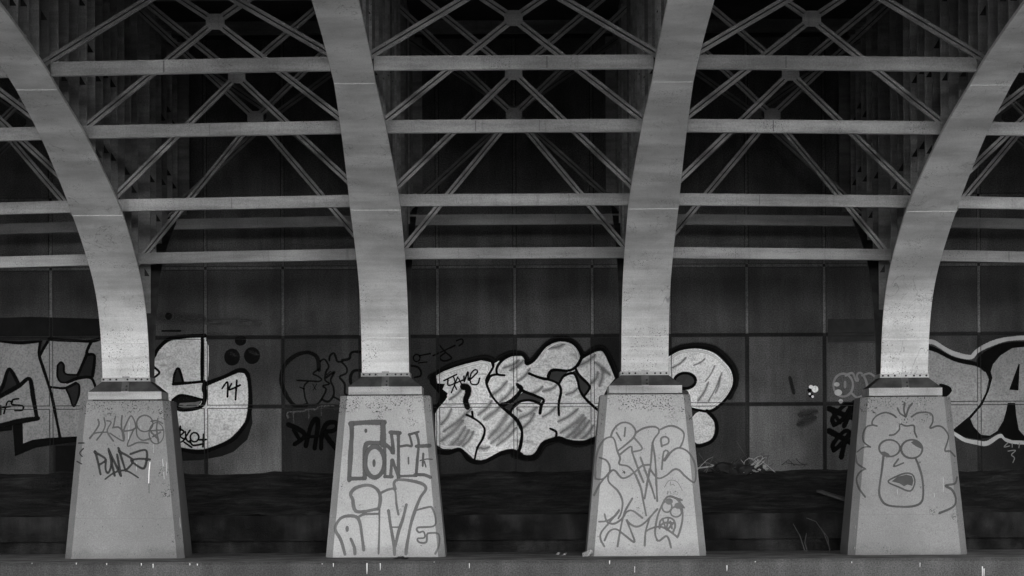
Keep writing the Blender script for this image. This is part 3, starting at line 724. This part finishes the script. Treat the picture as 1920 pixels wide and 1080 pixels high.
for pts, w in (([(360,25),(345,150),(320,330),(340,410),(390,455),(500,470),(620,465),(690,430),(708,350),(700,220),(670,110),(645,50)],17), ([(490,52),(450,115),(535,85)],13), ([(120,20),(135,90),(200,137)],14), ([(195,137),(150,170),(125,230),(145,310),(195,382)],14),
               ([(1012,212),(990,265),(905,285),(960,320),(995,400),(970,470),(852,525)],18)): p.line(pts, w, A)
p.line([(400,250),(480,200),(560,175),(615,190),(635,250),(610,320),(570,330),(500,300)], 13, A, True)
p.fill([(430,247),(480,207),(560,187),(610,200),(622,240),(612,287),(570,275),(540,290),(500,265)], A)
p.line([(885,210),(885,340)], 4, spray(160,0.6,0.6)); p.line([(805,350),(806,385)], 4, spray(160,0.6,0.6))
build_ped_paint(p, 4.8, 'graffiti_drawing', 'dark line drawing of a curly haired face with big round eyes')

# pale droppings on the ledge front
m = MB(); rr = random.Random(5)
for px, py, L in ((143,1055,6),(265,1056,8),(287,1057,14),(200,1056,6),(356,1056,7),(370,1057,6),(604,1056,5),(625,1056,12),(688,1056,34),(713,1056,22),(1143,1051,12),(1190,1062,14),(814,1053,3),(880,1056,16),(1363,1060,18),(1597,1053,5),(1725,1055,14),(1416,1052,4),(60,1055,4),(1842,1062,40),(1845,1066,30),(1190,1070,6)):
    x, z = at(px, py, 37.545); w = rr.uniform(0.004,0.007); l = 0.6*L*37.5/FPX
    b = len(m.v); m.v += [(x-w,37.545,z),(x+w,37.545,z),(x+w*0.8,37.545,z-l*0.6),(x+w*0.2,37.545,z-l),(x-w*0.5,37.545,z-l)]; m.face([b,b+1,b+2,b+3,b+4])
o = m.build('droppings', spray(150,0.2)); o['kind'] = 'stuff'

# ------------------------------------------------------------------ arch ribs
DECK0 = 4.0
FRONT = [(39.75,2.20-EYE+0.0),(39.74,1.76),(39.47,2.155),(39.20,2.40),(38.35,2.74),(37.08,3.165),(35.38,3.545),(34.1,3.79),(32.5,4.01),(31.7,4.12),(28.95,4.335),(26.2,4.46),(23.5,4.52),(18.0,4.52),(DECK0+0.4,4.52)]
FRONT = [(y, z+EYE) for y, z in FRONT]
REAR = [(40.25,1.30),(40.26,1.76),(40.45,2.2),(40.78,2.6),(41.3,2.92),(42.4,3.35),(43.4,3.66),(44.2,3.86)]
REAR = [(y, z+EYE) for y, z in REAR]
def curve(P, step=0.07):
    C = [tuple(q) for q in catmull(P, 0.03)]
    R = [C[0]]; acc = 0.0                      # even spacing, then relax so the plate bends without kinks
    for a, b in zip(C[:-1], C[1:]):
        acc += math.hypot(b[0]-a[0], b[1]-a[1])
        if acc >= step: R.append(b); acc = 0.0
    R.append(C[-1])
    for it in range(60):
        R = [R[0]] + [(R[i][0]*0.5+0.25*(R[i-1][0]+R[i+1][0]), R[i][1]*0.5+0.25*(R[i-1][1]+R[i+1][1])) for i in range(1, len(R)-1)] + [R[-1]]
    return R
FC = curve(FRONT); RC = curve(REAR)
TOPZ = 6.12 + EYE
def low(y):
    C = FC if y < 40 else RC
    if 39.74 <= y <= 40.26: return 1.32 + EYE
    best = None
    for a, b in zip(C[:-1], C[1:]):
        y0, y1 = sorted((a[0], b[0]))
        if y0 <= y <= y1 and y1 > y0:
            t = (y-a[0])/(b[0]-a[0]); z = a[1]+(b[1]-a[1])*t
            best = z if best is None else max(best, z)
    return best if best is not None else C[-1][1]
def half_w(y):
    if y >= 37.1: return 0.290
    if y <= 32.45: return 0.209
    return 0.209 + (y-32.45)/(37.1-32.45)*0.081
def plate_mesh(C, sign, ya=None, yb=None):
    """curved flange plate, 35 mm thick, sits below/ahead of the curve line"""
    m = MB(); rings = []
    N = len(C)
    for i, (y, z) in enumerate(C):
        a = C[max(i-1,0)]; b = C[min(i+1,N-1)]
        dy, dz = b[0]-a[0], b[1]-a[1]; L = math.hypot(dy,dz) or 1
        ny_, nz_ = (dz/L, -dy/L) if sign > 0 else (-dz/L, dy/L)   # pointing into the girder
        h = half_w(y) if sign > 0 else 0.29
        t = 0.035
        rings.append([(-h,y,z),(h,y,z),(h,y+ny_*t,z+nz_*t),(-h,y+ny_*t,z+nz_*t)])
    m.loft(rings); return m
seam_z = (3.163+EYE, 4.01+EYE)
segs = [[], [], []]
i1 = min(range(len(FC)), key=lambda i: abs(FC[i][0]-37.1)); i2 = min(range(len(FC)), key=lambda i: abs(FC[i][0]-32.45))
i0 = min(range(len(FC)), key=lambda i: abs(FC[i][1]-(1.76+EYE)))
SEG = [FC[:i0+1], FC[i0:i1+1], FC[i1:i2+1], FC[i2:]]
seg_me = []
for s in SEG:
    m = plate_mesh(s, 1); me = m.mesh('flange_plate', M['rib'])
    bm = bmesh.new(); bm.from_mesh(me); bmesh.ops.recalc_face_normals(bm, faces=bm.faces); bm.to_mesh(me); bm.free(); seg_me.append(me)
def fixed(m, name, mats):
    me = m.mesh(name, mats); bm = bmesh.new(); bm.from_mesh(me); bmesh.ops.recalc_face_normals(bm, faces=bm.faces); bm.to_mesh(me); bm.free(); return me
rear_me = fixed(plate_mesh(RC, -1), 'rear_flange', M['web_shade'])
weld_me = []
for i in (i0, i1, i2):
    y, z = FC[i]; a, b = FC[i-1], FC[i+1]; dy, dz = b[0]-a[0], b[1]-a[1]; L = math.hypot(dy,dz)
    ty, tz = dy/L, dz/L; ny_, nz_ = -dz/L, dy/L; h = half_w(y)-0.004; m = MB()
    rings = []
    for xx in [(-h + 2*h*k/14) for k in range(15)]:
        w = 0.010*(1+0.25*math.sin(xx*37)); d = 0.007
        rings.append([(xx, y-ty*w+ny_*0, z-tz*w), (xx, y+ny_*d, z+nz_*d), (xx, y+ty*w, z+tz*w), (xx, y-ny_*0.01, z-nz_*0.01)])
    m.loft(rings); weld_me.append(fixed(m, 'weld_seam', M['weld']))
# web: one plate filling the outline between both flanges and the top flange
def inset(C, sign, d):
    out = []
    for i, (y, z) in enumerate(C):
        a = C[max(i-1,0)]; b = C[min(i+1,len(C)-1)]; dy, dz = b[0]-a[0], b[1]-a[1]; L = math.hypot(dy,dz) or 1
        ny_, nz_ = (dz/L, -dy/L) if sign > 0 else (-dz/L, dy/L); out.append((y+ny_*d, z+nz_*d))
    return out
poly = inset(FC, 1, 0.018)[::-1] + inset(RC, -1, 0.018) + [(44.2, TOPZ), (DECK0+0.4, TOPZ)]
m = MB(); m.loft([[(-0.012,y,z) for y,z in poly], [(0.012,y,z) for y,z in poly]]); web_me = fixed(m, 'web', M['web_shade'])
m = MB(); m.box(-0.24,0.24,DECK0+0.4,44.25,TOPZ,TOPZ+0.04); top_me = fixed(m, 'top_flange', M['web'])
STIFF = [24.0 + 0.66*k for k in range(31)]
stiff_me = []
rr = random.Random(2)
for y in STIFF:
    if 39.6 < y < 40.4: continue
    z0 = low(y) + 0.05; h = half_w(y) if y < 40 else 0.27
    h = min(h, 0.235) - 0.012
    for s in (-1, 1):
        m = MB(); a, b = (0.013, h) if s > 0 else (-h, -0.013)
        m.box(a, b, y-0.008, y+0.008, z0, TOPZ-0.005); me = fixed(m, 'stiffener', M['web'])
        bks = []
        for hb in (0.5, 1.35):
            zz = z0 + hb + 0.22*math.sin(y*7.3)
            if zz > TOPZ-0.3: continue
            m2 = MB()
            xi, xo = s*(h-0.075), s*(h-0.012)
            m2.loft([[(xi,y-0.016,zz),(xi,y-0.016,zz-0.10),(xo,y-0.016,zz-0.10)], [(xi,y-0.0075,zz),(xi,y-0.0075,zz-0.10),(xo,y-0.0075,zz-0.10)]])
            bks.append(fixed(m2, 'dark_notch', M['bolt']))  # dark triangle painted in place of a cut-out in the stiffener
        stiff_me.append((me, bks))
m = MB(); m.box(-0.34,0.34,44.22,44.26,3.98+EYE,TOPZ); end_me = fixed(m, 'end_plate', M['web'])
m = MB(); m.box(-0.26,0.26,44.0,44.66,3.78+EYE,3.965+EYE); bear_me = fixed(m, 'bearing_block', M['shoe'])
# shoe
PTZ = zof(740.5, ZP-DT)   # pedestal top of an inner rib
z_a = PTZ + 0.016; z_b = z_a + 0.095; z_c = 1.318+EYE; z_d = 1.365+EYE
m = MB(); m.box(-0.40,0.40,-0.36,0.36,PTZ-0.002,z_a); pack_me = fixed(m, 'packing_plate', M['bolt'])
m = MB(); m.box(-0.45,0.45,-0.40,0.40,z_a,z_b); base_me = fixed(m, 'base_plate', M['shoe'])
def rect(hx, hy, z): return [(-hx,-hy,z),(hx,-hy,z),(hx,hy,z),(-hx,hy,z)]
m = MB(); m.loft([rect(0.447,0.397,z_b+0.001), rect(0.292,0.272,z_c)]); skirt_me = fixed(m, 'skirt', M['grime_gap_shade'])
m = MB(); m.box(-0.302,0.302,-0.282,0.282,z_c,z_d); col_me = fixed(m, 'collar', M['shoe'])
m = MB()
sw = 0.045
m.loft([[(-sw,-0.409,z_a+0.004),(sw,-0.409,z_a+0.004),(sw,-0.39,z_a+0.004),(-sw,-0.39,z_a+0.004)], [(-sw,-0.409,z_b+0.004),(sw,-0.409,z_b+0.004),(sw,-0.38,z_b+0.004),(-sw,-0.38,z_b+0.004)],
        [(-sw,-0.290,z_c),(sw,-0.290,z_c),(sw,-0.26,z_c),(-sw,-0.26,z_c)], [(-sw,-0.291,z_d+0.015),(sw,-0.291,z_d+0.015),(sw,-0.27,z_d+0.015),(-sw,-0.27,z_d+0.015)]])
m.mi = [0]*len(m.f)
for i in list(range(0,4))+list(range(8,12)): m.mi[i] = 1
strap_me = fixed(m, 'strap', [M['strap'], M['shoe']])
m = MB(); m.loft([[(0.013*math.cos(k*math.pi/3),-0.018,0.013*math.sin(k*math.pi/3)) for k in range(6)], [(0.013*math.cos(k*math.pi/3),0.004,0.013*math.sin(k*math.pi/3)) for k in range(6)]])
bolt_me = fixed(m, 'bolt', M['bolt'])
rib_label = {-8.0:'outermost pale arch rib beyond the left edge', -4.8:'pale steel arch rib standing on the leftmost pedestal, curving up to the left', -1.6:'pale steel arch rib standing on the pedestal lettered PONDO AIME',
             1.6:'pale steel arch rib standing on the pedestal with the worm face', 4.8:'pale steel arch rib standing on the curly haired face pedestal, curving up right', 8.0:'outermost pale arch rib beyond the right edge'}
for x in RIBX:
    if abs(x) > 7:
        continue
    dz = -DROP[x]
    r = thing('arch_rib', rib_label[x], 'arch rib', (x, ZP, 0), 'steel arch ribs')
    off = (0, -ZP, dz)
    link('web', web_me, r, off); link('top_flange', top_me, r, off); link('rear_flange', rear_me, r, off)
    for me in seg_me: link('flange_plate', me, r, off)
    for me in weld_me: link('weld_seam', me, r, off)
    for me, bks in stiff_me:
        so = link('stiffener', me, r, off)
        for b in bks: link('dark_notch', b, so)
    link('end_plate', end_me, r, off); link('bearing_block', bear_me, r, off)
    off2 = (0, 0, dz)
    link('packing_plate', pack_me, r, off2); link('base_plate', base_me, r, off2); sk = link('skirt', skirt_me, r, off2); link('strap', strap_me, sk)
    co = link('collar', col_me, r, off2)
    for k in (-0.27,-0.195,-0.12,0.02,0.12,0.195,0.265): link('bolt', bolt_me, co, (k+random.uniform(-0.006,0.006), -0.284, (z_c+z_d)/2))
    for k in (0.16, 0.52): link('bolt', bolt_me, sk, (0.018, -0.409+0.118*k, z_b+(z_c-z_b)*k))

# outer ribs: beyond the frame, only the plain web that the end braces run into
for x in (-8.0, 8.0):
    r = thing('arch_rib', rib_label[x], 'arch rib', (x, ZP, 0), 'steel arch ribs')
    off = (0, -ZP, -DROP[x])
    link('web', web_me, r, off); link('top_flange', top_me, r, off); link('rear_flange', rear_me, r, off)
    for me in seg_me: link('flange_plate', me, r, off)
    off2 = (0, 0, -DROP[x]); link('base_plate', base_me, r, off2); link('skirt', skirt_me, r, off2); link('collar', col_me, r, off2)
    h = PTZ - DROP[x]
    t = thing('pedestal', ped_names[x], 'pedestal', (x, ZP, 0), 'pedestals under the arch ribs')
    m = MB(); m.loft([ped_ring(PB, DB, -0.01), ped_ring(PT, DT, h-0.008), ped_ring(PT-0.008, DT-0.008, h)]); m.build('pedestal_block', M['ped'], t)

# ------------------------------------------------------------------ cross frames
# depth, chord height, lower arm end, crossing, upper arm end (all above eye level)
FR = [(39.93, 2.843, 2.66, 4.555, 6.05, 'lowest'), (37.27, 3.27, 3.215, 4.739, 6.05, 'second lowest'), (34.61, 3.828, 3.74, 4.985, 6.05, 'third lowest'), (31.95, 4.163, 4.147, 5.083, 6.05, 'fourth lowest'),
      (43.0, 3.51, 3.51, 4.94, 6.05, 'shadowed rear')]
bays = list(zip(RIBX[:-1], RIBX[1:]))
bay_name = ['left of the leftmost rib', 'between the leftmost and second ribs', 'between the two middle ribs', 'between the third and rightmost ribs', 'right of the rightmost rib']
for (y, zc, zl, zx, zt, nm) in FR:
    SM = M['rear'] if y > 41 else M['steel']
    for bi, (xa, xb) in enumerate(bays):
        da, db = DROP[xa], DROP[xb]
        xm = (xa+xb)/2; dm = (da+db)/2
        t = thing('cross_brace', '%s steel cross brace, strut and X diagonals, %s' % (nm, bay_name[bi]), 'cross brace', (xm, y, zc+EYE), 'cross braces between the ribs')
        o3 = (-xm, -y, -(zc+EYE))
        # strut: channel with front face and lips, sheared to follow the camber
        H = 0.116
        def P(x, yy, z):
            u = (x-xa)/(xb-xa); return (x, yy, z+EYE-da*(1-u)-db*u)
        m = MB()
        for (y0, y1, z0, z1) in ((y-0.06, y-0.048, -H/2, H/2), (y-0.066, y+0.03, H/2, H/2+0.010), (y-0.066, y+0.03, -H/2-0.010, -H/2)):
            e_ = 0.215 if y < 32 else 0.013; A_, B_ = xa+e_, xb-e_
            m.loft([[P(A_,y0,zc+z0),P(A_,y1,zc+z0),P(A_,y1,zc+z1),P(A_,y0,zc+z1)], [P(B_,y0,zc+z0),P(B_,y1,zc+z0),P(B_,y1,zc+z1),P(B_,y0,zc+z1)]])
        st = m.build('strut', SM, t, o3)
        for s in ([0.30, 0.64] if bi == 2 else [0.42]):
            xs = xa + (xb-xa)*s + random.uniform(-0.25,0.25); u = (xs-xa)/(xb-xa)
            m = MB(); zz = zc+EYE-da*(1-u)-db*u; m.box(xs-0.006,xs+0.006,y-0.0635,y-0.055,zz-H/2,zz+H/2); so = m.build('splice_strip', M['web'], st)
        c = Vector((xm, y, zx+EYE-dm))
        ends = [(xa+0.02, zl-da), (xb-0.02, zl-db), (xa+0.02, zt-da), (xb-0.02, zt-db)]
        for (ex, ez) in ends:
            e = Vector((ex, y, ez+EYE)); d = (e-c).normalized(); q = c + d*0.085
            m = MB(); side = Vector((d.z, 0, -d.x))
            for s in (-1, 1): m.bar(q + side*s*0.0225 + Vector((0,-0.018,0)), e + side*s*0.0225 + Vector((0,-0.018,0)), (0,1,0), 0.031, 0.05)
            m.bar(q + Vector((0,0.012,0)), e + Vector((0,0.012,0)), (0,1,0), 0.066, 0.008, 1)  # dark strip paints the shade of the gap between the two bars
            m.build('diagonal', [SM, M['grime_gap_shade']], t, o3)
        # gusset plate, eight sided
        m = MB(); g = 0.10; k = 0.05
        oct_ = [(-g,-k),(-k,-g),(k,-g),(g,-k),(g,k),(k,g),(-k,g),(-g,k)]
        m.loft([[(c.x+a,y-0.054,c.z+b*0.85) for a,b in oct_], [(c.x+a,y-0.0445,c.z+b*0.85) for a,b in oct_]]); m.build('gusset_plate', SM, t, o3)

# ------------------------------------------------------------------ deck
dk = thing('bridge_deck', 'dark concrete bridge deck resting on the arch ribs', 'bridge deck', (0, 32, TOPZ+0.04))
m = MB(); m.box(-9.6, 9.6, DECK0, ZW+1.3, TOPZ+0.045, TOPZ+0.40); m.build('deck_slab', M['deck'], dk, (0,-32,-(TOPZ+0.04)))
for y in (29.3, 31.95, 34.61, 37.27, 39.93, 43.0):
    for (xa, xb) in bays:
        m = MB(); m.box(xa+0.25, xb-0.25, y-0.08, y+0.08, TOPZ-0.12, TOPZ+0.043); m.build('cross_beam', M['web'], dk, (0,-32,-(TOPZ+0.04)))

m = MB(); m.box(-9.5, 9.5, DECK0+0.05, DECK0+0.35, 6.15, TOPZ+0.044); m.build('light_block_beam', M['deck'], dk, (0,-32,-(TOPZ+0.04)))  # unseen beam added to cut the light on the upper struts

# ------------------------------------------------------------------ litter, weeds, small things
def on_bank(px, py):
    """point on the bank seen at this pixel"""
    for i in range(400):
        y = 42.06 + i*(ZW-42.1)/400
        x, z = at(px, py, y)
        if z <= bank_z(x, y): return Vector((x, y, bank_z(x, y)))
    x, z = at(px, py, ZW-0.06); return Vector((x, ZW-0.06, bank_z(x, ZW-0.06)))
M['wood'] = mat_dark('weathered_wood', 0.10); M['palewood'] = mat_dark('bleached_wood', 0.28); M['tin'] = mat_dark('dull_tin', 0.34, 0.35); M['twig'] = mat_dark('dry_twig', 0.07); M['rub'] = mat_dark('dark_rubbish', 0.02); M['stone'] = mat_concrete('pale_stone', 0.3)
rr = random.Random(21)
c = on_bank(1326, 876); m = MB(); m.bar(c+Vector((-0.16,-0.05,0.05)), c+Vector((0.12,0.03,0.085)), (0,0,1), 0.05, 0.018)
tag(m.build('lath', M['palewood']), 'short pale wooden lath at the left of the debris heap', 'lath')
# crumpled rubbish
def lump(c, r, flat, mat, name, label, cat, group=None, seed=0):
    q = random.Random(seed); bm = bmesh.new(); bmesh.ops.create_icosphere(bm, subdivisions=2, radius=r)
    for v in bm.verts:
        k = 1 + q.uniform(-0.32, 0.32); v.co = Vector((v.co.x*k*1.25, v.co.y*k, v.co.z*k*flat))
    me = bpy.data.meshes.new(name); bm.to_mesh(me); bm.free(); me.materials.append(mat)
    o = link(name, me, None, c); o.rotation_euler = (q.uniform(-0.5,0.5), q.uniform(-0.6,0.6), q.uniform(0,6)); tag(o, label, cat, group); return o
for i, (px, py, r) in enumerate(((1348,868,0.09),(1360,862,0.13),(1372,862,0.10),(1385,872,0.12),(1400,868,0.11),(1425,876,0.09))):
    c = on_bank(px, 880); lump(c+Vector((0,0,r*0.35)), r, 0.7, M['rub'], 'rubbish_lump', 'crumpled dark rubbish lump in the debris heap', 'rubbish', 'rubbish lumps in the debris heap', i)
for i in range(34):
    px = 1318 + rr.random()*122; c = on_bank(px, rr.uniform(872,886)); L = rr.uniform(0.08,0.30); a = rr.uniform(0,6.28); e = rr.uniform(0.0,1.3)
    d = Vector((math.cos(a), math.sin(a)*0.5, 0)).normalized(); pts = []
    for k in range(4):
        t = k/3; pts.append(c + d*(L*(t-0.5)) + Vector((0,0,0.03 + L*e*t + 0.04*math.sin(t*3+i))))
    m = MB(); m.tube(pts, [0.007,0.006,0.005,0.003], 5)
    tag(m.build('twig', M['twig'] if i % 3 else M['palewood']), 'thin bent twig in the debris heap right of the worm face pedestal', 'twig', 'twigs in the debris heap')
for i, px in enumerate((1342, 1347, 1376, 1384, 1392, 1398, 1403, 1408, 1412, 1416, 1420, 1424, 1431, 1436)):
    c = on_bank(px, 882+(i%3)*3); lump(c+Vector((0,-0.05,0.03+0.05*(i*37%5)/4)), 0.018+0.022*(i*53%7)/6, 0.22+0.12*(i%3), M['tin'], 'foil_scrap', 'small bright foil scrap in the debris heap', 'scrap', 'foil scraps in the debris heap', 50+i)
# wire loops
for i, px in enumerate((1408, 1416, 1424)):
    c = on_bank(px, 880); pts = [c + Vector((0.10*math.cos(t*0.5+i), -0.03+0.02*math.sin(t), 0.10+0.09*math.sin(t*0.5+i*2)+0.004*t)) for t in range(15)]
    m = MB(); m.tube(pts, 0.0055, 5); tag(m.build('wire_loop', M['tin']), 'loop of pale wire in the debris heap, %s of three' % ('leftmost', 'middle', 'rightmost')[i], 'wire', 'wire loops in the debris heap')
# comb-like piece of grating
c = on_bank(1430, 880); t = thing('grating_scrap', 'small upright ribbed grating scrap leaning at the right of the debris heap', 'grating', c)
for k in range(5):
    m = MB(); m.bar(Vector((-0.05+0.025*k,0,0.04)), Vector((-0.02+0.025*k,0.02,0.24)), (0,1,0), 0.012, 0.01); m.build('slat', M['wood'], t)
m = MB(); m.bar(Vector((-0.05,-0.002,0.23)), Vector((0.10,-0.002,0.235)), (0,1,0), 0.012, 0.016); m.build('rail', M['wood'], t)
# thin twigs against the wall near 1490
for (a, b, cc) in (((1466,872),(1478,862),(1490,873)), ((1474,868),(1500,872),(1514,870)), ((1492,860),(1500,868),(1510,873))):
    pts = []
    for q in (a, b, cc):
        x, z = at(q[0], q[1], ZW-0.08); pts.append((x, ZW-0.08, z))
    m = MB(); m.tube(pts, 0.005, 5); tag(m.build('twig', M['rub']), 'black twig lying against the wall foot in the right bay', 'twig', 'twigs at the wall foot')
# dark plank on the bank left of the face pedestal
a = on_bank(1536, 925); b = on_bank(1588, 942); m = MB(); m.bar(a+Vector((0,0,0.03)), b+Vector((0,0,0.03)), (0,0,1), 0.09, 0.03)
tag(m.build('plank', M['wood']), 'dark weathered plank lying on the bank left of the face pedestal', 'plank')
# dead weed stalks
def at3(px, py, Z): x, z = at(px, py, Z); return (x, Z, z)
for i, pts in enumerate(([(1512,1042),(1500,1005),(1487,982)], [(1558,1035),(1545,1000),(1530,978),(1512,971)], [(1556,1036),(1552,1008),(1540,990)], [(1516,1042),(1509,1018),(1512,1000)])):
    m = MB(); m.tube([at3(q[0],q[1],41.3 - (0.1*k)) for k, q in enumerate(pts)], [0.007,0.006,0.004,0.003][:len(pts)], 5)
    tag(m.build('dead_stalk', M['twig']), ('leaning dead stalk, leftmost of the weeds left of the face pedestal', 'tallest arching dead stalk left of the face pedestal', 'short dead stalk beside the tallest arching one', 'shortest upright dead stalk beside the leftmost leaning one')[i], 'weed', 'dead weed stalks left of the face pedestal')
# stones and leaves on the ledge
def on_ledge(px, py):
    X, Y = unroll(px, py); Z = EYE*FPX/(Y-CY); return Vector(((X-CX)*Z/FPX, Z, 0))
c = on_ledge(1101, 1043.5); c.y = min(c.y, 39.4); lump(c+Vector((0,0,0.03)), 0.055, 0.75, M['stone'], 'stone', 'pale rough stone at the left foot of the worm face pedestal', 'stone', None, 91)
for i, (px, py) in enumerate(((1046,1040),(1058,1041),(1456,1028),(700,1041))):
    c = on_ledge(px, py); lump(c+Vector((0,0,0.01)), 0.028, 0.45, M['stone'], 'pebble', 'small pale pebble on the dirty ledge', 'pebble', 'pebbles on the ledge', 100+i)
for i, (px, py) in enumerate(((744,1048),(752,1047.5),(760,1048.5))):
    c = on_ledge(px, py); lump(c+Vector((0,0,0.008)), 0.04, 0.25, M['rub'], 'dead_leaf', 'dark dead leaf before the PONDO pedestal, %s of three' % ('leftmost', 'middle', 'rightmost')[i], 'leaf', 'dead leaves on the ledge', 120+i)
